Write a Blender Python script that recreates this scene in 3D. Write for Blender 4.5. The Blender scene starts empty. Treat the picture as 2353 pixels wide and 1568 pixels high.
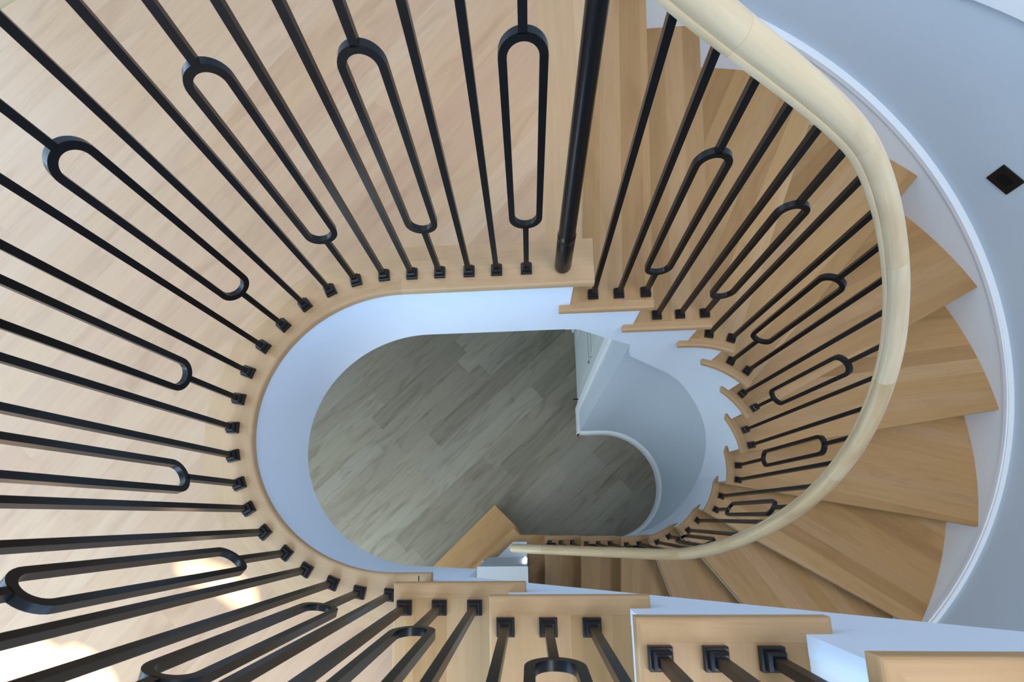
import bpy, bmesh, math, random
from mathutils import Vector, Matrix
from mathutils.geometry import tessellate_polygon
random.seed(7)
S = bpy.context.scene
COL = S.collection

# ------------------------------------------------------------------ camera
cam_d = bpy.data.cameras.new('camera'); cam = bpy.data.objects.new('camera', cam_d); COL.objects.link(cam)
RT = [[0.9975911753598498, 0.02584195475618315, 0.06437422013922178],
      [-0.013477646148142527, 0.9825396680533071, -0.18556441942355975],
      [-0.06804557221788252, 0.18424981431761805, 0.9805211910129552]]
M = Matrix(RT).to_4x4(); M.translation = Vector((-0.66776, -0.26589, 1.29807)); cam.matrix_world = M
cam_d.sensor_width = 36; cam_d.sensor_fit = 'HORIZONTAL'
cam_d.lens = 36 * 1079.853 / 2353
cam_d.shift_x = (1176.5 - 1143.34) / 2353
cam_d.shift_y = (985.313 - 784) / 2353
cam_d.clip_start = 0.01
cam_d.dof.use_dof = True; cam_d.dof.focus_distance = 1.25; cam_d.dof.aperture_fstop = 8
S.camera = cam

# ------------------------------------------------------------------ light
W = bpy.data.worlds.new('world'); S.world = W; W.use_nodes = True
bg = W.node_tree.nodes['Background']
bg.inputs[0].default_value = (0.93, 0.95, 1.0, 1); bg.inputs[1].default_value = 0.75
sun_d = bpy.data.lights.new('sun', 'SUN'); sun_d.energy = 11.0; sun_d.angle = math.radians(1.0); sun_d.color = (1.0, 0.93, 0.82)
sun = bpy.data.objects.new('sun', sun_d); COL.objects.link(sun)
SUN_EL = math.radians(58)                      # sun comes through two openings made up in the -y wall
sun.rotation_euler = (math.pi / 2 - SUN_EL, 0, 0)
sun.rotation_euler = Vector((0, -math.cos(SUN_EL), math.sin(SUN_EL))).to_track_quat('Z', 'Y').to_euler()
fill_d = bpy.data.lights.new('stair fill lamp', 'AREA'); fill_d.shape = 'DISK'; fill_d.size = 1.8; fill_d.energy = 46; fill_d.color = (0.92, 0.95, 1.0)  # fill lamp added above the stair to brighten treads and walls
fill = bpy.data.objects.new('stair fill lamp', fill_d); COL.objects.link(fill); fill.location = (0.85, -0.85, 3.4)
S.view_settings.view_transform = 'Standard'; S.view_settings.look = 'None'
S.view_settings.gamma = 1; S.view_settings.use_curve_mapping = False
S.view_settings.exposure = 0.76
WINDOW_POWER = 4.6
LOWER_POWER = 4.3
LEFT_POWER = 2.3

# ------------------------------------------------------------------ constants
R, L, A = 0.43276, 1.03958, 0.45444            # stair well: right radius, straight, left half-axis
OFFB = 0.03125                                 # baluster line
RISE = 0.19
ZF = -16 * RISE                                # lower floor
ZS = -0.40                                     # underside of the landing
NOSE = 0.022; THK = 0.028
OC = (-0.02, 0.06); RO = 1.695                 # outer curve of the stair

def lin(c):
    return tuple(((v / 255) / 12.92 if v / 255 <= 0.04045 else ((v / 255 + 0.055) / 1.055) ** 2.4) for v in c)

# ------------------------------------------------------------------ materials
def newmat(name):
    m = bpy.data.materials.new(name); m.use_nodes = True
    nt = m.node_tree; b = nt.nodes['Principled BSDF']
    return m, nt, b

def paint(name, col, rough=0.55, bump=0.02, spec=0.3):
    m, nt, b = newmat(name)
    b.inputs['Base Color'].default_value = (*lin(col), 1); b.inputs['Roughness'].default_value = rough
    b.inputs['Specular IOR Level'].default_value = spec
    tc = nt.nodes.new('ShaderNodeTexCoord'); n = nt.nodes.new('ShaderNodeTexNoise'); n.inputs['Scale'].default_value = 220
    n.inputs['Detail'].default_value = 3
    bp = nt.nodes.new('ShaderNodeBump'); bp.inputs['Strength'].default_value = bump; bp.inputs['Distance'].default_value = 0.002
    nt.links.new(tc.outputs['Object'], n.inputs['Vector']); nt.links.new(n.outputs[0], bp.inputs['Height'])
    nt.links.new(bp.outputs[0], b.inputs['Normal'])
    return m

def wood(name, tones, pw=0.085, plen=50.0, grain=0.35, seam=0.25, rough=0.42, dark=(0.55, 0.48, 0.42), stretch=1.0, knots=0.25, spec=0.3):
    m, nt, b = newmat(name); N = nt.nodes; Lk = nt.links.new
    def math_(op, a, bb=None, c=None):
        n = N.new('ShaderNodeMath'); n.operation = op
        for i, v in enumerate((a, bb, c)):
            if v is None: continue
            if isinstance(v, (int, float)): n.inputs[i].default_value = v
            else: Lk(v, n.inputs[i])
        return n.outputs[0]
    uv = N.new('ShaderNodeUVMap'); uv.uv_map = 'UVMap'
    sp = N.new('ShaderNodeSeparateXYZ'); Lk(uv.outputs[0], sp.inputs[0])
    u, v = sp.outputs[0], sp.outputs[1]
    vs = math_('DIVIDE', v, pw); row = math_('FLOOR', vs); fv = math_('SUBTRACT', vs, row)
    wn = N.new('ShaderNodeTexWhiteNoise'); wn.noise_dimensions = '1D'; Lk(row, wn.inputs['W'])
    uo = math_('MULTIPLY_ADD', wn.outputs['Value'], 7.3, math_('DIVIDE', u, plen)); seg = math_('FLOOR', uo); fu = math_('SUBTRACT', uo, seg)
    cmb = N.new('ShaderNodeCombineXYZ'); Lk(row, cmb.inputs[0]); Lk(seg, cmb.inputs[1])
    w2 = N.new('ShaderNodeTexWhiteNoise'); w2.noise_dimensions = '2D'; Lk(cmb.outputs[0], w2.inputs['Vector'])
    ramp = N.new('ShaderNodeValToRGB'); ramp.color_ramp.interpolation = 'LINEAR'
    cr = ramp.color_ramp
    while len(cr.elements) < len(tones): cr.elements.new(0.5)
    for i, t in enumerate(tones):
        cr.elements[i].position = i / max(1, len(tones) - 1); cr.elements[i].color = (*lin(t), 1)
    Lk(w2.outputs['Value'], ramp.inputs[0])
    # grain
    g = N.new('ShaderNodeCombineXYZ')
    Lk(math_('MULTIPLY_ADD', w2.outputs['Value'], 13.0, math_('MULTIPLY', u, 2.2 * stretch)), g.inputs[0]); Lk(math_('MULTIPLY', v, 55.0), g.inputs[1]); Lk(math_('MULTIPLY', row, 3.7), g.inputs[2])
    ng = N.new('ShaderNodeTexNoise'); ng.inputs['Scale'].default_value = 1.0; ng.inputs['Detail'].default_value = 5; ng.inputs['Roughness'].default_value = 0.62; ng.inputs['Distortion'].default_value = 0.6
    Lk(g.outputs[0], ng.inputs['Vector'])
    g2 = N.new('ShaderNodeCombineXYZ'); Lk(math_('MULTIPLY_ADD', w2.outputs['Value'], 31.0, math_('MULTIPLY', u, 2.6 * stretch)), g2.inputs[0]); Lk(math_('MULTIPLY', v, 11.0), g2.inputs[1]); Lk(math_('MULTIPLY', row, 5.1), g2.inputs[2])
    n2 = N.new('ShaderNodeTexNoise'); n2.inputs['Scale'].default_value = 1.0; n2.inputs['Detail'].default_value = 3; n2.inputs['Distortion'].default_value = 1.2
    Lk(g2.outputs[0], n2.inputs['Vector'])
    def rng(x, a, c):
        mr = N.new('ShaderNodeMapRange'); mr.inputs[1].default_value = a; mr.inputs[2].default_value = c; Lk(x, mr.inputs[0]); return mr.outputs[0]
    gm = rng(ng.outputs[0], 0.35, 0.75); km = rng(n2.outputs[0], 0.5, 0.85)
    f = math_('ADD', math_('MULTIPLY', gm, grain), math_('MULTIPLY', km, knots))
    # seam
    sv = math_('MINIMUM', fv, math_('SUBTRACT', 1.0, fv)); sv = math_('MULTIPLY', sv, pw)
    su = math_('MULTIPLY', math_('MINIMUM', fu, math_('SUBTRACT', 1.0, fu)), plen)
    sm = math_('LESS_THAN', math_('MINIMUM', sv, su), 0.0010)
    f = math_('ADD', f, math_('MULTIPLY', sm, seam))
    mx = N.new('ShaderNodeMix'); mx.data_type = 'RGBA'; mx.blend_type = 'MULTIPLY'
    Lk(f, mx.inputs[0]); Lk(ramp.outputs[0], mx.inputs[6]); mx.inputs[7].default_value = (*dark, 1)
    Lk(mx.outputs[2], b.inputs['Base Color'])
    b.inputs['Roughness'].default_value = rough; b.inputs['Specular IOR Level'].default_value = spec
    bp = N.new('ShaderNodeBump'); bp.inputs['Strength'].default_value = 0.06; bp.inputs['Distance'].default_value = 0.002
    Lk(math_('SUBTRACT', 0.0, f), bp.inputs['Height']); Lk(bp.outputs[0], b.inputs['Normal'])
    return m

M_FLOOR = wood('landing oak planks', [(188, 152, 118), (192, 156, 121), (190, 153, 117), (194, 160, 127), (186, 148, 115)], pw=0.098, plen=1.2, seam=0.12, grain=0.24, knots=0.6, dark=(0.66, 0.58, 0.52))
M_BORDER = wood('landing border oak', [(186, 151, 112), (193, 159, 121), (181, 146, 106)], pw=0.14, plen=60, seam=0.0, grain=0.30, dark=(0.66, 0.56, 0.46))
M_TREAD = wood('tread oak', [(178, 139, 91), (186, 148, 100), (168, 129, 84), (190, 154, 112), (180, 143, 99)], pw=0.075, grain=0.30, knots=0.5, seam=0.10, dark=(0.64, 0.55, 0.45))
M_NOSE = wood('nosing oak', [(186, 149, 106), (194, 157, 115)], pw=0.3, grain=0.40, seam=0, dark=(0.62, 0.52, 0.42))
M_RAIL = wood('pale handrail wood', [(218, 198, 164), (206, 182, 142), (226, 210, 182), (210, 190, 154)], pw=5.0, plen=0.42, grain=0.4, knots=0.7, seam=0.4, dark=(0.70, 0.58, 0.45), rough=0.34)
M_LOWF = wood('grey vinyl planks', [(141, 133, 118), (153, 146, 130), (135, 128, 113), (159, 153, 137), (148, 142, 130)], pw=0.17, plen=1.1, grain=0.35, knots=0.85, seam=0.22, dark=(0.52, 0.50, 0.46), stretch=0.8, rough=0.65, spec=0.15)
M_WHITE = paint('white painted trim', (236, 240, 244), 0.45)
M_FASC = paint('white painted fascia', (222, 231, 243), 0.5)
M_WALL = paint('grey wall paint', (196, 207, 218), 0.7, 0.05)
M_CEIL = paint('ceiling white', (225, 225, 222), 0.8)
M_IRON = paint('satin black iron', (9, 10, 13), 0.30, 0.0, 0.32)
M_SHOE = paint('black shoe', (13, 15, 19), 0.36, 0.0, 0.4)
M_PLATE = paint('black plate', (14, 13, 13), 0.5, 0.0, 0.3)
M_DARK = paint('dark recess', (5, 5, 5), 0.6, 0.0, 0.2)
M_DOOR = paint('door paint', (200, 210, 208), 0.5)
M_RISER = paint('white riser', (228, 230, 230), 0.5)
def glow(name, col, st):
    m, nt, b = newmat(name); b.inputs['Base Color'].default_value = (0.6, 0.7, 0.8, 1)
    b.inputs['Emission Color'].default_value = (*col, 1); b.inputs['Emission Strength'].default_value = st; return m
M_PANE = glow('daylit window glass', (0.42, 0.66, 1.0), WINDOW_POWER)
M_FILL2 = glow('lower fill glow', (0.80, 0.92, 1.0), LOWER_POWER)
M_FILL3 = glow('left fill glow', (0.52, 0.76, 1.0), LEFT_POWER)
M_OVAL = glow('glowing oval', (0.95, 0.95, 1.0), 5)

# ------------------------------------------------------------------ helpers
def link(name, me, mat, parent=None, bevel=0.0, seg=2, smooth=False):
    o = bpy.data.objects.new(name, me); COL.objects.link(o)
    if mat: me.materials.append(mat)
    if parent: o.parent = parent
    if smooth:
        for p in me.polygons: p.use_smooth = True
    if bevel:
        md = o.modifiers.new('bevel', 'BEVEL'); md.width = bevel; md.segments = seg; md.limit_method = 'ANGLE'; md.angle_limit = math.radians(40)
    return o
def tag(o, label=None, cat=None, group=None, kind=None):
    if label: o['label'] = label
    if cat: o['category'] = cat
    if group: o['group'] = group
    if kind: o['kind'] = kind
    return o
def empty(name, loc=(0, 0, 0), rz=0):
    o = bpy.data.objects.new(name, None); COL.objects.link(o); o.location = loc; o.rotation_euler = (0, 0, rz); o.empty_display_size = 0.05
    return o
def uvs(me, ang, ox=0, oy=0):
    """planar wood UV in metres, u along direction ang"""
    ul = me.uv_layers.new(name='UVMap'); c, s = math.cos(ang), math.sin(ang)
    for p in me.polygons:
        for li in p.loop_indices:
            co = me.vertices[me.loops[li].vertex_index].co
            ul.data[li].uv = (co.x * c + co.y * s + ox, -co.x * s + co.y * c + co.z * 0.7 + oy)
def clean(poly):
    out = []
    for p in poly:
        if not out or math.hypot(p[0] - out[-1][0], p[1] - out[-1][1]) > 1e-4: out.append(p)
    if math.hypot(out[0][0] - out[-1][0], out[0][1] - out[-1][1]) < 1e-4: out.pop()
    return out
def slab(name, poly, z0, z1, mat, parent=None, ang=0.0, bevel=0.0, nose=None):
    """extruded outline; with nose(x, y) given only the rim edges where it is true are rounded"""
    poly = clean(poly)
    ar = sum(poly[i][0] * poly[(i + 1) % len(poly)][1] - poly[(i + 1) % len(poly)][0] * poly[i][1] for i in range(len(poly)))
    if ar < 0: poly = poly[::-1]
    n = len(poly); vs = [(x, y, z1) for x, y in poly] + [(x, y, z0) for x, y in poly]
    fs = [list(range(n)), list(range(2 * n - 1, n - 1, -1))] + [[i, i + n, (i + 1) % n + n, (i + 1) % n] for i in range(n)]
    me = bpy.data.meshes.new(name); me.from_pydata(vs, [], fs); me.update()
    if nose and bevel:
        bm = bmesh.new(); bm.from_mesh(me)
        es = [e for e in bm.edges if abs(e.verts[0].co.z - e.verts[1].co.z) < 1e-6 and all(nose(v.co.x, v.co.y) for v in e.verts)]
        bmesh.ops.bevel(bm, geom=es, offset=bevel, segments=3, affect='EDGES', profile=0.5); bm.to_mesh(me); bm.free(); bevel = 0
    uvs(me, ang, random.uniform(0, 9), random.uniform(0, 9))
    return link(name, me, mat, parent, bevel)
def boxm(name, x0, x1, y0, y1, z0, z1, mat, parent=None, bevel=0.0, ang=0.0):
    return slab(name, [(x0, y0), (x1, y0), (x1, y1), (x0, y1)], z0, z1, mat, parent, ang, bevel)

def trk(s, off, r_, l_, a_=None):
    a_ = r_ if a_ is None else a_
    Ro = r_ + off
    if s < 0:
        a = math.pi / 2 + s / Ro
        if a >= -math.pi / 2: return (Ro * math.cos(a), Ro * math.sin(a))
        return (s + math.pi * Ro, -Ro)
    if s <= l_: return (-s, Ro)
    n = 160; px, py = -l_, Ro; d = 0
    for i in range(1, n + 1):
        t = math.pi * i / n; x = -l_ - (a_ + off) * math.sin(t); y = Ro * math.cos(t); e = math.hypot(x - px, y - py)
        if d + e >= s - l_:
            f = (s - l_ - d) / e; return (px + (x - px) * f, py + (y - py) * f)
        d += e; px, py = x, y
    return (-l_ + (s - l_ - d), -Ro)
def IN(s, off): return trk(s, off, R, L, A)
def OUT(s, off):
    x, y = trk(s, off, RO, 5.0); return (x + OC[0], y + OC[1])
_t = 0
def left_len(off):
    n = 160; d = 0; px, py = -L, R + off
    for i in range(1, n + 1):
        t = math.pi * i / n; x = -L - (A + off) * math.sin(t); y = (R + off) * math.cos(t); d += math.hypot(x - px, y - py); px, py = x, y
    return d
def rng(a, b, step):
    n = max(1, int(math.ceil(abs(b - a) / step))); return [a + (b - a) * i / n for i in range(n + 1)]

def strip(name, cols, mat, parent=None, thick=0.03, smooth=False, closed=True, bevel=0):
    """vertical band: cols = [((x,y) face, (x,y) back, zbot, ztop)]"""
    vs = []; fs = []
    for (fx, fy), (bx, by), z0, z1 in cols:
        vs += [(fx, fy, z0), (fx, fy, z1), (bx, by, z1), (bx, by, z0)]
    for i in range(len(cols) - 1):
        a = 4 * i; b = a + 4
        for j in range(4):
            k = (j + 1) % 4; fs.append((a + j, a + k, b + k, b + j))
    fs.append((3, 2, 1, 0)); e = 4 * (len(cols) - 1); fs.append((e, e + 1, e + 2, e + 3))
    me = bpy.data.meshes.new(name); me.from_pydata(vs, [], fs); me.update()
    bm = bmesh.new(); bm.from_mesh(me); bmesh.ops.recalc_face_normals(bm, faces=bm.faces); bm.to_mesh(me); bm.free()
    o = link(name, me, mat, parent, bevel)
    if smooth:
        for p in me.polygons: p.use_smooth = True
        me.set_sharp_from_angle(angle=math.radians(35))
    return o

def sweep(name, pts, prof, mat, parent=None, smooth=True, caps=True):
    """sweep a profile (list of (across, up)) along pts, profile kept plumb"""
    vs = []; fs = []; n = len(prof); uvc = []; u = 0
    per = [0]
    for i in range(n): a, b = prof[i], prof[(i + 1) % n]; per.append(per[-1] + math.hypot(a[0] - b[0], a[1] - b[1]))
    for i, p in enumerate(pts):
        a = Vector(pts[max(0, i - 1)]); b = Vector(pts[min(len(pts) - 1, i + 1)]); t = (b - a); p = Vector(p)
        if i: u += (p - Vector(pts[i - 1])).length
        h = Vector((t.x, t.y, 0)).normalized(); side = Vector((-h.y, h.x, 0)); t.normalize(); up = side.cross(t) * -1
        if up.z < 0: up = -up
        for (x, z) in prof: vs.append(tuple(p + side * x + up * z)); uvc.append(u)
    for i in range(len(pts) - 1):
        for j in range(n):
            k = (j + 1) % n; fs.append((i * n + j, i * n + k, (i + 1) * n + k, (i + 1) * n + j))
    if caps: fs.append(tuple(range(n))[::-1]); fs.append(tuple((len(pts) - 1) * n + j for j in range(n)))
    me = bpy.data.meshes.new(name); me.from_pydata(vs, [], fs); me.update()
    ul = me.uv_layers.new(name='UVMap'); nf = (len(pts) - 1) * n
    for p in me.polygons:
        for c, li in enumerate(p.loop_indices):
            vi = me.loops[li].vertex_index
            vv = vi % n
            if p.index < nf and p.index % n == n - 1 and vv == 0: pv = per[n]
            else: pv = per[vv]
            ul.data[li].uv = (uvc[vi], pv + 0.6)
    bm = bmesh.new(); bm.from_mesh(me); bmesh.ops.recalc_face_normals(bm, faces=bm.faces); bm.to_mesh(me); bm.free()
    o = link(name, me, mat, parent)
    if smooth:
        for p in me.polygons: p.use_smooth = True
        me.set_sharp_from_angle(angle=math.radians(38))
    return o

def lathe(name, prof, mat, parent=None, n=40):
    vs = []; fs = []
    for r, z in prof:
        for i in range(n): a = 2 * math.pi * i / n; vs.append((r * math.cos(a), r * math.sin(a), z))
    for j in range(len(prof) - 1):
        for i in range(n): k = (i + 1) % n; fs.append((j * n + i, j * n + k, (j + 1) * n + k, (j + 1) * n + i))
    fs.append(tuple(range(n))[::-1]); fs.append(tuple((len(prof) - 1) * n + i for i in range(n)))
    me = bpy.data.meshes.new(name); me.from_pydata(vs, [], fs); me.update()
    o = link(name, me, mat, parent)
    for p in me.polygons: p.use_smooth = True
    me.set_sharp_from_angle(angle=math.radians(35))
    return o

# ------------------------------------------------------------------ structure: landing
sb = L + left_len(0)                                   # s where the bottom straight starts (offset 0)
def ring(off, s0, x_end, step=0.03):
    """points along the well edge from s0 on the top straight round the left to x_end on the bottom straight"""
    e = L + left_len(off); pts = [IN(s, off) for s in rng(s0, e, step)]
    pts += [(x, -(R + off)) for x in rng(-L, x_end, 0.1)]
    return pts
BW = 0.122
def sdist(x, y):
    if x >= -L: return math.hypot(x - min(x, 0.0), y) - R
    return (math.hypot((x + L) / (A - NOSE), y / (R - NOSE)) - 1) * R - NOSE
def wellside(x, y): return sdist(x, y) < -NOSE + 0.004
ring_in = ring(BW, 0.62, -0.93)
floor_poly = [(-0.60, 3.6)] + [(-0.60, R + BW)] + ring_in + [(-0.93, -1.66), (-4.2, -1.66), (-4.2, 3.6)]
fl = slab('floor', floor_poly, -0.03, 0.0, M_FLOOR, ang=math.radians(50)); tag(fl, kind='structure')
ceil_poly = [(-0.54, 3.6)] + [(-0.54, R + 0.03)] + ring(0.03, 0.56, -0.86) + [(-0.86, -1.66), (-4.2, -1.66), (-4.2, 3.6)]
tag(slab('ceiling', ceil_poly, ZS, -0.031, M_CEIL), kind='structure')
# border boards round the well
bt = empty('landing_border', (0, 0, 0)); tag(bt, 'light oak border boards edging the landing floor around the oval stair well', 'floor border')
def border(s0, s1):
    a = [IN(s, -NOSE) for s in rng(s0, s1, 0.02)]
    # outer side scaled by same fraction on the outer curve
    def so(s):
        if s <= L: return s
        e0 = left_len(-NOSE); e1 = left_len(BW)
        return L + (s - L) * e1 / e0 if s - L <= e0 else L + e1 + (s - L - e0)
    b = [IN(so(s), BW) for s in rng(s0, s1, 0.02)]
    dx, dy = a[-1][0] - a[0][0], a[-1][1] - a[0][1]
    slab('border_board', a + b[::-1], -THK, 0.0005, M_BORDER, bt, math.atan2(dy, dx), 0.007, wellside)
eN = left_len(-NOSE)
border(0.46, 0.9); border(0.9, L)
NSEG = 6
for i in range(NSEG): border(L + eN * i / NSEG, L + eN * (i + 1) / NSEG)
border(L + eN, L + eN + 0.07)
slab('border_board', [(-.972, -.411), (-.937, -.411), (-.937, -.441), (-.972, -.441)], -THK, 0.0005, M_BORDER, bt, 0, 0.007, wellside)
slab('border_board', [(-0.488, 0.411 + BW + NOSE), (-0.60, 0.411 + BW + NOSE), (-0.60, 3.6), (-0.49, 3.6), (-0.49, 1.77), (-0.43, 1.74), (-0.425, 1.66)], -THK, 0.0005, M_BORDER, bt, math.pi / 2, 0.006, lambda x, y: x > -.4885)
# fascia of the well (landing part)
FASC_S = 0.5163
cols = []
for s in rng(FASC_S, L + left_len(0), 0.02):
    cols.append((IN(s, 0), IN(s, 0.03), ZS, -THK))
for x in rng(-L, -0.855, 0.05)[1:]:
    cols.append(((x, -R), (x, -R - 0.03), ZS + (x + L) * 0.5, -THK))
tag(strip('trim_1', cols, M_FASC, smooth=True), kind='structure')

# ------------------------------------------------------------------ treads of the descending flight
FR = {0: ((-.488, .404), (-.425, 1.66)), 1: ((-.24, .409), (-.177, 1.657)), 2: ((.02, .414), (.088, 1.651)), 3: ((.169, .372), (.514, 1.203)),
      4: ((.304, .283), (1.179, 1.275)), 5: ((.369, .177), (1.52, .798)), 6: ((.409, .036), (1.666, .227)), 7: ((.382, -.104), (1.617, -.345)),
      8: ((.317, -.242), (1.272, -.816)), 9: ((.226, -.34), (.575, -.792)), 10: ((.102, -.412), (.217, -.777)), 11: ((-.044, -.413), (-.066, -.775)),
      12: ((-.299, -.412), (-.315, -.77)), 13: ((-.557, -.41), (-.569, -.764))}
def line(k, d=0.0):
    (ax, ay), (bx, by) = FR[k]; l = math.hypot(bx - ax, by - ay); nx, ny = -(by - ay) / l, (bx - ax) / l
    return (ax + nx * d, ay + ny * d), (bx + nx * d, by + ny * d)
def side(ln, p):
    (ax, ay), (bx, by) = ln; return (bx - ax) * (p[1] - ay) - (by - ay) * (p[0] - ax)
def cross_s(ln, fn, off, lo, hi):
    """s where ln meets curve fn(.,off), on the forward half of the line"""
    (ax, ay), (bx, by) = ln; best = None; n = 900; ps = None
    for i in range(n + 1):
        s = hi + (lo - hi) * i / n; p = fn(s, off); v = side(ln, p)
        fw = (p[0] - ax) * (bx - ax) + (p[1] - ay) * (by - ay) > -0.12 * math.hypot(bx - ax, by - ay)
        if ps is not None and ps[1] * v <= 0 and fw:
            return ps[0] + (s - ps[0]) * ps[1] / (ps[1] - v) if ps[1] != v else s
        ps = (s, v)
    return None
INR = (-2.4, 0.75); OUTR = (-6.8, 1.2)
def s_in(k, off, d=0.0): return cross_s(line(k, d), IN, off, *INR)
def s_out(k, off, d=0.0): return cross_s(line(k, d), OUT, off, *OUTR)
OVER = 0.030
words = ['', 'first', 'second', 'third', 'fourth', 'fifth', 'sixth', 'seventh', 'eighth', 'ninth', 'tenth', 'eleventh', 'twelfth', 'thirteenth', 'fourteenth', 'fifteenth']
def ang_of(k): (ax, ay), (bx, by) = line(k); return math.atan2(by - ay, bx - ax)
riser_s = {0: s_in(0, 0.0, OVER)}
def riser(k, parent, ztop, zbot, y_out=0.0):
    """riser under the front edge of tread k"""
    a = IN(s_in(k, 0.001, OVER), 0.001); b = OUT(s_out(k, 0.0, OVER), 0.0)
    a2 = IN(s_in(k, 0.001, OVER + 0.018), 0.001); b2 = OUT(s_out(k, 0.0, OVER + 0.018), 0.0)
    slab('riser', [a, b, b2, a2], zbot, ztop, M_RISER, parent)
desc = {1: 'just below the landing edge beside the round newel post', 2: 'two steps below the landing, square to the first one', 3: 'where the stair starts to bend, three steps down',
        4: 'with its pointed outer corner showing past the handrail at upper right', 5: 'fifth step down, its outer end showing right of the handrail',
        6: 'reaching furthest right of all the steps in the bend', 7: 'just past the furthest right step of the bend, seventh down',
        8: 'eighth step down, broad wedge at the lower right of the bend', 9: 'ninth step down, long wedge running under the handrail near the bottom right',
        10: 'tenth step down, below the handrail where the bend ends', 11: 'eleventh step down, last wedge before the lower straight run',
        12: 'twelfth step down, in the lower straight run behind the handrail', 13: 'thirteenth step down, darkest strip near the end of the handrail'}
for k in range(1, 14):
    z = -k * RISE
    root = empty('stair_step', (0, 0, 0)); tag(root, 'oak stair tread ' + desc[k], 'stair step', 'steps of the descending winding flight')
    sf, sbk = s_in(k, NOSE * 0 + 0.008), s_in(k - 1, 0.008, OVER)
    ins = [IN(s, 0.008) for s in rng(sbk, sf, 0.02)]
    of, ob = s_out(k, 0.0), s_out(k - 1, 0.0, OVER)
    outs = [OUT(s, 0.0) for s in rng(ob, of, 0.05)]
    slab('tread_board', ins + outs[::-1], z - THK, z, M_TREAD, root, ang_of(k) - math.radians(3 if k > 2 else 0), 0.006, lambda x, y: abs(side(line(k), (x, y))) / math.dist(*line(k)) < .003)
    # return nosing along the well side, running a little past the riser above
    sr = s_in(k - 1, 0.0, OVER) + 0.036
    sf2 = s_in(k, -NOSE)
    a = [IN(s, -NOSE) for s in rng(sr, sf2, 0.02)]; b = [IN(s, 0.008) for s in rng(sr, sf, 0.02)]
    slab('return_nosing', a + b[::-1], z - THK, z, M_NOSE, root, math.atan2(a[-1][1] - a[0][1], a[-1][0] - a[0][0]), 0.007, wellside)
    riser(k, root, z - THK, z - RISE)
    riser_s[k] = s_in(k, 0.0, OVER)
r0 = empty('landing_riser', (0, 0, 0)); tag(r0, 'white riser board under the landing edge beside the newel post', 'riser'); riser(0, r0, -THK, -RISE)

# bottom two steps turn at 45 degrees
z = -14 * RISE
st = empty('stair_step', (0, 0, 0)); tag(st, 'small oak step second from the bottom, its front cut diagonally beside the lower floor', 'stair step', 'steps of the descending winding flight')
slab('tread_board', [(-.52, -.411), (-.752, -.411), (-.807, -.348), (-1.158, -.664), (-1.30, -.79), (-1.02, -.79), (-1.02, -.583), (-.6935, -.583), (-.6935, -1.60), (-.53, -1.60)], z - THK, z, M_TREAD, st, math.radians(42), 0.005)
slab('riser', [(-.52, -.433), (-.77, -.433), (-.82, -.375), (-1.19, -.71), (-1.32, -.83), (-1.02, -.83), (-1.02, -.583), (-.6935, -.583), (-.6935, -1.6), (-.53, -1.6)], z - RISE, z - THK, M_NOSE, st, 0)
z = -15 * RISE
st = empty('stair_step', (0, 0, 0)); tag(st, 'wide bottom oak step set diagonally on the grey lower floor', 'stair step', 'steps of the descending winding flight')
slab('tread_board', [(-.60, -.415), (-.745, -.41), (-.79, -.345), (-.973, -.156), (-1.51, -.67), (-1.75, -.90), (-1.3, -1.4), (-1.02, -1.4), (-1.02, -.583), (-.6935, -.583), (-.6935, -1.5), (-.6, -1.5)], z - THK, z, M_TREAD, st, math.radians(43.7), 0.005)
slab('riser', [(-.60, -.435), (-.76, -.43), (-.81, -.36), (-.978, -.185), (-1.52, -.70), (-1.74, -.92), (-1.3, -1.4), (-1.02, -1.4), (-1.02, -.583), (-.6935, -.583), (-.6935, -1.45), (-.6, -1.45)], ZF, z - THK, M_NOSE, st, 0)

# inner stringer (white, saw-toothed under the treads, curved)
ZB = [(0.47, -0.404), (.437, -.43), (.348, -.506), (.217, -.605), (.210, -.73), (.06, -.905), (-.119, -1.11), (-.249, -1.275), (-.438, -1.485), (-.569, -1.653), (-.662, -1.79), (-.79, -1.97), (-.952, -2.19), (-1.36, -2.70), (-1.8, -3.03), (-2.4, -3.035)]
def interp(tb, s):
    tb = sorted(tb)
    if s <= tb[0][0]: return tb[0][1]
    for (a, za), (b, zb) in zip(tb, tb[1:]):
        if a <= s <= b: return za + (zb - za) * (s - a) / (b - a)
    return tb[-1][1]
cols = []
for k in range(0, 13):
    hi, lo = riser_s[k], riser_s[k + 1]
    for s in rng(hi - 0.0005, lo, 0.02): cols.append((IN(s, 0), IN(s, 0.03), interp(ZB, s), -(k + 1) * RISE - THK))
for s in rng(riser_s[13] - 0.0005, riser_s[13] - 0.18, 0.05): cols.append((IN(s, 0), IN(s, 0.03), ZF, -14 * RISE - THK))
inner = strip('stair_stringer', cols, M_FASC, smooth=True)
tag(inner, 'white curved inner stringer carrying the winding oak treads around the well', 'stringer')
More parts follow.
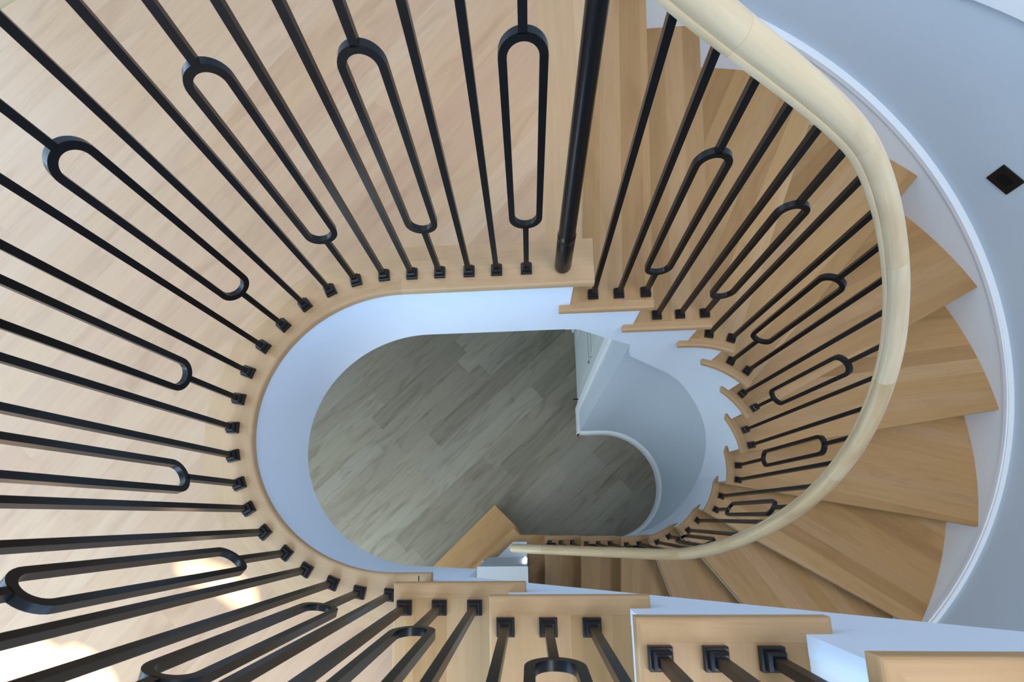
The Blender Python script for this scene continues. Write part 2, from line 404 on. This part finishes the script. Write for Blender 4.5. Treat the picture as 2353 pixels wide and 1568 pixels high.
# little piece of fascia between landing front and first riser
# outer wall, skirt, cap
def capz(s):
    th = math.degrees(math.pi / 2 + s / RO) if s < 0 else None
    if s >= 0: return -0.26 + 0.72 * s
    if s >= -math.pi * RO: return -.402 - .00985 * (75.6 - th)
    return -.402 - .00985 * (75.6 + 90) - 0.72 * (-s - math.pi * RO)
ss = rng(0.45, -math.pi * RO - 0.9, 0.05)
wcols = [(OUT(s, 0.025), OUT(s, 0.12), ZF, 4.6 if s > -3.6 else 4.6 + min(7.9, (-3.6 - s) * 9)) for s in ss]
tag(strip('wall_right', wcols, M_WALL, smooth=True), kind='structure')
kcols = [(OUT(s, 0.0), OUT(s, 0.0249), max(ZF, capz(s) - 0.55), capz(s)) for s in ss]
tag(strip('baseboard_right', kcols, M_WHITE, smooth=True), kind='structure')
mould = [(0, 0), (-.008, 0), (-.010, .012), (-.020, .020), (-.020, .034), (-.030, .040), (-.030, .056), (-.012, .062), (0, .062)]
# the stepped side of the moulding faces the stair
pts = [(*OUT(s, 0.0249), capz(s) - 0.052) for s in ss]
cap = sweep('trim_2', pts, mould, M_WHITE)
tag(cap, kind='structure')
lev = [(*OUT(s, 0.0245), -0.15) for s in rng(0.45, -4.6, 0.05)]
tag(sweep('trim_3', lev, [(0, 0), (-0.013, 0.004), (-0.013, 0.26), (0.0, 0.27)], M_WHITE), kind='structure')

# step light on the wall
th = math.radians(37.0); wl = empty('wall_light', (OC[0] + math.cos(th) * (RO + 0.0245), OC[1] + math.sin(th) * (RO + 0.0245), -0.582), th + math.pi)
tag(wl, 'small black unlit step light plate on the grey curved wall', 'wall light')
def lbox(name, x0, x1, y0, y1, z0, z1, mat, parent, bevel=0.001): return boxm(name, x0, x1, y0, y1, z0, z1, mat, parent, bevel)
lbox('plate', 0.0, 0.006, -.054, .054, -.038, .038, M_PLATE, wl, 0.0015)
lbox('lens', 0.006, 0.0075, -.028, .028, -.016, .016, M_DARK, wl, 0.0005)

# ------------------------------------------------------------------ ascending flight
UX = [-.985, -.749, -.52, -.316, -.09, .14, .37]      # front edges of the upper treads
yW = -(R - NOSE); yO = -1.635
upname = {1: 'lowest upper tread, leftmost of three at the bottom of the picture', 2: 'middle upper tread at the bottom of the picture',
          3: 'large upper tread with three big shoes at lower right', 4: 'closest upper tread in the bottom right corner, without balusters', 5: 'tread above the closest one at the bottom right corner'}
for k in range(1, 6):
    z = k * RISE; x0 = UX[k - 1]; x1 = UX[k] + 0.032
    root = empty('stair_step', (0, 0, 0)); tag(root, 'oak stair ' + upname[k], 'stair step', 'steps of the ascending upper flight')
    slab('tread_board', [(x0 + .03, yW - .0331), (x1, yW - .0331), (x1, yO), (x0 + .03, yO)], z - THK, z, M_TREAD, root, math.pi / 2)
    slab('front_nosing', [(x0, yW), (x0 + .033, yW - .033), (x0 + .03, yW - .0331), (x0 + .03, yO), (x0, yO)], z - THK, z, M_NOSE, root, math.pi / 2, 0.006, lambda x, y: x < x0 + .001)
    slab('return_nosing', [(x0, yW), (x1 + .036, yW), (x1 + .036, yW - .033), (x0 + .033, yW - .033)], z - THK, z, M_NOSE, root, 0, 0.006, lambda x, y: y > yW - .001 or x > x1 + .035)
    slab('riser', [(x0 + OVER, -R - .001), (x0 + OVER + .018, -R - .001), (x0 + OVER + .018, yO), (x0 + OVER, yO)], z - RISE, z - THK, M_RISER, root)
cols = []
for k in range(1, 6):
    a = UX[k - 1] + OVER if k > 1 else -.854; b = UX[k] + OVER - 0.0005
    for x in rng(a, b, 0.05):
        zb = .032 + .75 * (x + .679)
        cols.append(((x, -R), (x, -R - .03), zb, k * RISE - THK))
tag(strip('upper_stringer', cols, M_FASC), 'white straight stringer under the ascending flight crossing the bottom of the picture', 'stringer')
# soffit of the ascending flight
me = bpy.data.meshes.new('ceiling_stair'); xa, xb = -.85, .37
vs = [(xa, -R - .03, .032 + .75 * (xa + .679)), (xb, -R - .03, .032 + .75 * (xb + .679)), (xb, yO, .032 + .75 * (xb + .679)), (xa, yO, .032 + .75 * (xa + .679))]
vs += [(x, y, z + .02) for x, y, z in vs]
me.from_pydata(vs, [], [(0, 1, 2, 3), (7, 6, 5, 4), (0, 4, 5, 1), (1, 5, 6, 2), (2, 6, 7, 3), (3, 7, 4, 0)]); me.update()
tag(link('ceiling_stair', me, M_CEIL), kind='structure')
tag(boxm('trim_4', -.86, -.85, yO, -R - .001, ZS + .08, -.03, M_FASC), kind='structure')

# ------------------------------------------------------------------ balusters
BAR = 0.0072
def bar_mesh(z0, z1):
    key = ('bar', round(z0, 3), round(z1, 3))
    me = bpy.data.meshes.new('bar'); b = BAR
    vs = [(x, y, z) for z in (z0, z1) for x, y in ((-b, -b), (b, -b), (b, b), (-b, b))]
    me.from_pydata(vs, [], [(3, 2, 1, 0), (4, 5, 6, 7)] + [(i, (i + 1) % 4, (i + 1) % 4 + 4, i + 4) for i in range(4)]); me.update(); me.materials.append(M_IRON); return me
def shoe_mesh():
    pf = [(.0165, 0.0), (.0165, .010), (.0150, .012), (.0125, .012), (.0125, .021), (.0095, .026), (.0074, .026)]
    vs = []; fs = []
    for r, z in pf: vs += [(-r, -r, z), (r, -r, z), (r, r, z), (-r, r, z)]
    for j in range(len(pf) - 1):
        for i in range(4): k = (i + 1) % 4; fs.append((j * 4 + i, j * 4 + k, j * 4 + 4 + k, j * 4 + 4 + i))
    fs.append((3, 2, 1, 0)); e = 4 * (len(pf) - 1); fs.append((e, e + 1, e + 2, e + 3))
    me = bpy.data.meshes.new('shoe'); me.from_pydata(vs, [], fs); me.update(); me.materials.append(M_SHOE); return me
def loop_mesh(h=0.495, w=0.0815):
    """closed stadium of square bar standing in the local xz plane, bottom at z=0"""
    rr = w / 2 - BAR; pts = []
    for i in range(17): a = math.pi + math.pi * i / 16; pts.append((rr * math.cos(a), w / 2 + rr * math.sin(a), a))
    for i in range(17): a = math.pi * i / 16; pts.append((rr * math.cos(a), h - w / 2 + rr * math.sin(a), a))
    vs = []; fs = []; n = len(pts)
    for x, z, a in pts:
        c, s = math.cos(a), math.sin(a)
        for d, y in ((-BAR, -BAR), (BAR, -BAR), (BAR, BAR), (-BAR, BAR)): vs.append((x + c * d, y, z + s * d))
    for i in range(n):
        j = (i + 1) % n
        for q in range(4): r_ = (q + 1) % 4; fs.append((i * 4 + q, j * 4 + q, j * 4 + r_, i * 4 + r_))
    me = bpy.data.meshes.new('loop'); me.from_pydata(vs, [], fs); me.update()
    bm = bmesh.new(); bm.from_mesh(me); bmesh.ops.recalc_face_normals(bm, faces=bm.faces); bm.to_mesh(me); bm.free()
    for p in me.polygons: p.use_smooth = True
    me.set_sharp_from_angle(angle=math.radians(40)); me.materials.append(M_IRON); return me
SHOE = shoe_mesh(); LOOP = loop_mesh()
def child(name, me, par, loc=(0, 0, 0)):
    o = bpy.data.objects.new(name, me); COL.objects.link(o); o.parent = par; o.location = loc; return o
def baluster(x, y, z, ang, height, loop_z, label, group):
    root = empty('loop_baluster' if loop_z is not None else 'baluster', (x, y, z), ang); tag(root, label, 'baluster', group)
    child('shoe', SHOE, root)
    if loop_z is None: child('bar', bar_mesh(.004, height), root)
    else:
        child('lower_bar', bar_mesh(.004, loop_z + .004), root); child('loop', LOOP, root, (0, 0, loop_z)); child('upper_bar', bar_mesh(loop_z + .491, height), root)
    return root
U = [[-0.66, 0.462], [-0.749, 0.462], [-0.832, 0.462], [-0.921, 0.463], [-1.006, 0.463], [-1.092, 0.462], [-1.179, 0.45], [-1.258, 0.421], [-1.334, 0.377], [-1.397, 0.314], [-1.454, 0.248], [-1.495, 0.17], [-1.516, 0.088], [-1.527, 0.002], [-1.518, -0.081], [-1.493, -0.162], [-1.46, -0.233], [-1.409, -0.298], [-1.343, -0.355], [-1.283, -0.400], [-1.207, -0.435], [-1.131, -0.459], [-1.046, -0.466]]
RAILZ = 0.865
where = ['first left of the thick round newel post', 'second left of the newel post', 'third left of the newel post', 'fourth left of the newel post', 'fifth left of the newel post',
         'sixth left of the newel post', 'seventh left of the newel post where the well edge begins to bend', 'eighth left of the newel post on the bend', 'ninth from the newel post, on the bend',
         'tenth from the newel post, on the bend', 'eleventh from the newel post, left bend', 'twelfth from the newel post, above the middle of the left bend',
         'thirteenth from the newel post, running to the left edge', 'fourteenth from the newel post, at the far left point of the well',
         'fifteenth from the newel post, just below the well\'s leftmost point', 'sixteenth from the newel post, lower left bend', 'seventeenth from the newel post, nearly level in the picture',
         'eighteenth from the newel post, lower left bend', 'nineteenth from the newel post, above the small sunlit patch', 'twentieth from the newel post, crossing the sunlit floor patch',
         'last but two before the ascending flight', 'last but one before the ascending flight', 'last on the landing, half hidden behind the lowest upper tread']
for i, (x, y) in enumerate(U):
    a = U[max(0, i - 1)]; b = U[min(len(U) - 1, i + 1)]; ang = math.atan2(b[1] - a[1], b[0] - a[0])
    lp = i % 3 == 0
    baluster(x, y, 0.0005, ang, RAILZ + .005, 0.214 if lp else None, ('black loop baluster, ' if lp else 'plain black baluster, ') + where[i], 'black iron balusters around the landing edge')
UFX = [-0.957, -0.877, -0.797, -0.718, -0.64, -0.561, -0.49, -0.414, -0.338]
uw = ['first of three on the lowest upper tread', 'middle of three on the lowest upper tread', 'last of three on the lowest upper tread', 'first of three on the middle upper tread',
      'middle of three on the middle upper tread', 'last of three on the middle upper tread', 'first of three on the large lower right tread', 'middle of three on the large lower right tread', 'last of three on the large lower right tread']
def up_under(x): return RAILZ + 0.02 + .79 * max(0, x + 1.02)
for i, x in enumerate(UFX):
    k = i // 3 + 1; zz = k * RISE + .0005; lp = i in (1, 4, 7)
    lp = i in (1, 4); 
    baluster(x, -.464, zz, 0, up_under(x) - zz + .01, .217 if lp else None, ('black iron loop baluster, ' if lp else 'plain black iron baluster, ') + uw[i], 'black iron balusters on the ascending flight')
DN = {1: [.438, .353, .265], 2: [.179, .095, .006], 3: [-.079, -.168], 4: [-.248, -.328], 5: [-.406, -.491], 6: [-.57, -.652], 7: [-.736, -.814], 8: [-.896, -.981],
      9: [-1.057, -1.14], 10: [-1.22, -1.304], 11: [-1.382, -1.468], 12: [-1.549, -1.634, -1.719], 13: [-1.806, -1.893, -1.98]}
RZ = [(0.72, .868), (0.60, .84), (.53, .787), (0.438, .720), (0.353, .662), (0.265, .604), (0.179, .546), (0.095, .487), (0.006, .418), (-0.079, .335), (-0.168, .243), (-0.248, .155), (-0.328, .069), (-0.406, -.018),
      (-0.491, -.108), (-0.57, -.200), (-0.652, -.292), (-0.736, -.386), (-0.814, -.478), (-0.896, -.580), (-0.981, -.690), (-1.057, -.800), (-1.14, -.915), (-1.22, -1.01), (-1.304, -1.11), (-1.40, -1.20), (-1.47, -1.257), (-1.98, -1.645), (-2.25, -1.85)]
cnt = 0
nth = {1: 'first', 2: 'second', 3: 'third'}
dw = {1: 'the top tread of the winding flight', 2: 'the second tread down', 3: 'the third tread down', 4: 'the fourth tread down', 5: 'the fifth tread down', 6: 'the sixth tread down', 7: 'the seventh tread down', 8: 'the eighth tread down',
      9: 'the ninth tread down', 10: 'the tenth tread down', 11: 'the eleventh tread down', 12: 'the twelfth tread down', 13: 'the thirteenth tread down'}
loopz = {}
for k, row in DN.items():
    for m, s in enumerate(row):
        cnt += 1; lp = cnt % 3 == 0
        x, y = IN(s, OFFB); x2, y2 = IN(s - .01, OFFB); ang = math.atan2(y2 - y, x2 - x); z = -k * RISE + .0005
        zu = interp(RZ, s); nm = nth[m + 1]
        lz = zu - .665 - z if lp else None
        if len(row) == 3: nm = ['first of three', 'middle of three', 'last of three'][m]
        else: nm = ['upper of two', 'lower of two'][m]
        baluster(x, y, z, ang, zu - z + .008, lz, ('black loop baluster, ' if lp else 'plain black baluster, ') + nm + ' on ' + dw[k], 'black iron balusters down the winding flight')

# newel post
nw = empty('newel_post', (-.552, .464, 0.0005)); tag(nw, 'thick round black newel post at the landing corner with a ringed collar', 'newel post')
lathe('shaft', [(.0225, .004), (.0245, .012), (.0245, .142), (.0232, .150), (.0248, .158), (.0248, .166), (.0228, .172), (.0222, .18), (.0185, .60), (.0170, .852)], M_IRON, nw)

# handrails
def loaf(w, h):
    half = [(w * .38, 0), (w * .47, h * .05), (w * .5, h * .14), (w * .485, h * .24), (w * .43, h * .27), (w * .43, h * .31), (w * .47, h * .36), (w * .49, h * .48)]
    p = list(half)
    for i in range(1, 8): a = math.pi * i / 8; p.append((w * .48 * math.cos(a), h * .55 + h * .45 * math.sin(a)))
    return p + [(-x, z) for x, z in half[::-1]]
def smooth_pts(pts, it=3):
    for _ in range(it): pts = [pts[0]] + [tuple((pts[i - 1][c] + 2 * pts[i][c] + pts[i + 1][c]) / 4 for c in range(3)) for i in range(1, len(pts) - 1)] + [pts[-1]]
    return pts
RW, RH = 0.056, 0.050
pts = [(*IN(s, OFFB), interp(RZ, s)) for s in rng(0.60, -2.23, 0.02)]
hr = sweep('stair_handrail', smooth_pts(pts, 6), loaf(RW, RH), M_RAIL)
tag(hr, 'pale bleached wood handrail curving down the winding stair', 'handrail')
pts = [(*IN(s, OFFB), RAILZ if s > .7 else interp(RZ, s)) for s in rng(0.6005, L + left_len(OFFB), 0.03)]
pts += [(x, -(R + OFFB), RAILZ + .02 * min(1, (x + L) / .1) if x < -1.02 + .05 else up_under(x)) for x in rng(-L, .3, 0.04)[1:]]
hl = sweep('landing_handrail', smooth_pts(pts, 4), loaf(RW, RH), M_RAIL)
tag(hl, 'pale wood handrail continuing from the newel post around the landing balustrade', 'handrail')

# ------------------------------------------------------------------ lower storey
tag(slab('floor_lower', [(-4.2, -2.2), (2.2, -2.2), (2.2, 3.6), (-4.2, 3.6)], ZF - .1, ZF, M_LOWF, ang=math.radians(42.5)), kind='structure')
# curved wall under the inner stringer
LO = 0.055
cols = [(IN(s, LO), IN(s, LO + .08), ZF, interp(ZB, s) + .06) for s in rng(0.2 , -1.75, 0.03)]
tag(strip('wall_curved', cols, M_WALL, smooth=True), kind='structure')
bpts = [(*IN(s, LO), ZF) for s in rng(0.222, -1.75, 0.03)]
tag(sweep('baseboard_curved', bpts, [(0, 0), (-.018, 0), (-.018, .09), (-.010, .10), (-.010, .115), (0, .12)], M_WHITE), kind='structure')
# wall with the door, facing -x
XW = -.20
tag(slab('wall_door', [(XW, R + LO + .0801), (XW + .1, R + LO + .0801), (XW + .1, .675), (XW, .675)], ZF, -.60, M_WALL), kind='structure')
tag(slab('wall_door_far', [(XW, 1.56), (XW + .1, 1.56), (XW + .1, 3.6), (XW, 3.6)], ZF, ZS, M_WALL), kind='structure')
tag(slab('wall_door_top', [(XW, .675), (XW + .1, .675), (XW + .1, 1.56), (XW, 1.56)], ZF + 2.09, ZS, M_WALL), kind='structure')
tag(boxm('baseboard_door', XW - .018, XW, R + LO - .018, .67, ZF, ZF + .12, M_WHITE), kind='structure')
dr = empty('door_1', (XW, .735, ZF)); tag(dr, kind='structure')
def dbox(n, x0, x1, y0, y1, z0, z1, m, p=None): return boxm(n, x0, x1, y0, y1, z0, z1, m, p or dr, 0.002)
leaf = dbox('leaf', .002, .04, .004, .736, .008, 2.02, M_DOOR)
for (y0, y1, z0, z1) in ((.12, .62, .2, .95), (.12, .62, 1.07, 1.86)):
    for q in ((y0, y1, z0, z0 + .02), (y0, y1, z1 - .02, z1), (y0, y0 + .02, z0, z1), (y1 - .02, y1, z0, z1)): dbox('panel_moulding', -.006, .002, *q, M_DOOR)
dbox('casing', -.02, .0, -.065, -.004, 0, 2.09, M_WHITE); dbox('casing', -.02, .0, .744, .805, 0, 2.09, M_WHITE); dbox('casing', -.02, .0, -.065, .805, 2.03, 2.09, M_WHITE)
for zz in (.16, 1.05, 1.85):
    h = dbox('hinge', -.012, .004, -.008, .010, zz, zz + .09, M_PLATE); h['label'] = 'black hinge'
ds = dbox('door_stop', -.045, 0, .05, .06, .10, .11, M_PLATE)
# knee wall beside the bottom steps
kw = boxm('wall_knee', -1.016, -.696, -1.6, -.583, ZF, -1.86, M_WALL); tag(kw, kind='structure')
tag(boxm('trim_6', -1.02, -.69, -1.6, -.579, -1.86, -1.845, M_WHITE), kind='structure')
tag(slab('wall_knee_foot', [(-.70, -.463), (-.81, -.463), (-.97, -.61), (-1.06, -.61), (-1.06, -.70), (-.70, -.70)], -14 * RISE + .001, -14 * RISE + .06, M_WALL), kind='structure')
nl = empty('bright_oval', (-.715, -.579, -2.31)); tag(nl, 'tiny glowing bright oval on the grey wall beside the handrail end', 'light')  # glowing oval added to stand for a bright spot on the wall
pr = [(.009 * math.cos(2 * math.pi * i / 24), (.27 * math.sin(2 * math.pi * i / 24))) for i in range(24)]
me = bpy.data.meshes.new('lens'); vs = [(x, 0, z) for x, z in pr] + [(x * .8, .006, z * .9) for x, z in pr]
me.from_pydata(vs, [], [tuple(range(24)), tuple(range(47, 23, -1))] + [(i, i + 24, (i + 1) % 24 + 24, (i + 1) % 24) for i in range(24)]); me.update(); link('lens', me, M_OVAL, nl)
# outer walls of the lower storey
tag(boxm('wall_left_lower', -4.3, -4.2, -2.2, 3.6, ZF, ZS, M_WALL), kind='structure')
tag(boxm('wall_back_lower', -4.2, XW, 3.6, 3.7, ZF, ZS, M_WALL), kind='structure')
tag(boxm('wall_front_lower', -4.2, -.80, -1.76, -1.66, ZF, 0, M_WALL), kind='structure')
w2 = empty('fill_panel_2', (0, -1.66, ZF)); tag(w2, kind='structure')  # unseen framed glowing panel, added to light the lower storey
boxm('pane', -4.0, -1.9, .0, .02, .5, 2.3, M_FILL2, w2)
for x in (-4.05, -3.0, -1.9): boxm('mullion', x, x + .05, .02, .05, .45, 2.35, M_WHITE, w2)
for zz in (.45, 1.4, 2.3): boxm('rail', -4.05, -1.85, .02, .05, zz, zz + .05, M_WHITE, w2)

# ------------------------------------------------------------------ upper hall
tag(boxm('wall_left', -4.3, -4.2, -1.7, 3.6, 0, 5.0, M_WALL), kind='structure')
tag(boxm('wall_back', -4.2, -.37, 3.6, 3.7, 0, 4.6, M_WALL), kind='structure')
tag(boxm('wall_hall', -.47, -.37, 1.9, 3.6, ZS, 4.6, M_WALL), kind='structure')
# front wall with the big window; two openings made up to shape sun patches
YF = -1.66; tl = math.tan(SUN_EL)
def back(poly): return [(x, (y - YF) * tl) for x, y in poly]
h1 = back([(-1.665, -.385), (-1.60, -.375), (-1.50, -.405), (-1.425, -.455), (-1.415, -.505), (-1.48, -.495), (-1.54, -.455), (-1.62, -.43)])
h2 = back([(-2.3, -.585), (-2.02, -.588), (-1.975, -.612), (-1.925, -.60), (-1.86, -.625), (-1.80, -.68), (-1.76, -.78), (-2.3, -.80)])
outer_ = [(-4.2, 0), (-.02, 0), (-.02, 12.5), (-4.2, 12.5)]
loops_ = [outer_, h1, h2]
flat = [p for l in loops_ for p in l]
tri = tessellate_polygon([[Vector((x, z, 0)) for x, z in l] for l in loops_])
me = bpy.data.meshes.new('wall_front'); me.from_pydata([(x, YF, z) for x, z in flat], [], [tuple(t) for t in tri]); me.update()
wf = link('wall_front', me, M_WALL); md = wf.modifiers.new('solid', 'SOLIDIFY'); md.thickness = .004; tag(wf, kind='structure')
w1 = empty('window_1', (0, YF, 0)); tag(w1, kind='structure')
boxm('pane', -3.9, -1.02, .012, .02, .12, 1.27, M_PANE, w1)
for x in (-3.95, -2.98, -2.0, -1.02): boxm('mullion', x, x + .05, .02, .05, .07, 1.32, M_WHITE, w1)
for zz in (.07, 1.27): boxm('rail', -3.95, -.97, .02, .05, zz, zz + .05, M_WHITE, w1)
w3 = empty('fill_panel_3', (-4.2, 0, 0)); tag(w3, kind='structure')  # unseen glowing panel added on the left to brighten right-hand surfaces
boxm('pane', .012, .02, -1.2, 3.0, .3, 2.8, M_FILL3, w3)
for y in (-1.25, .15, 1.55, 3.0): boxm('mullion', .02, .05, y, y + .05, .25, 2.85, M_WHITE, w3)
for zz in (.25, 1.5, 2.8): boxm('rail', .02, .05, -1.25, 3.05, zz, zz + .05, M_WHITE, w3)
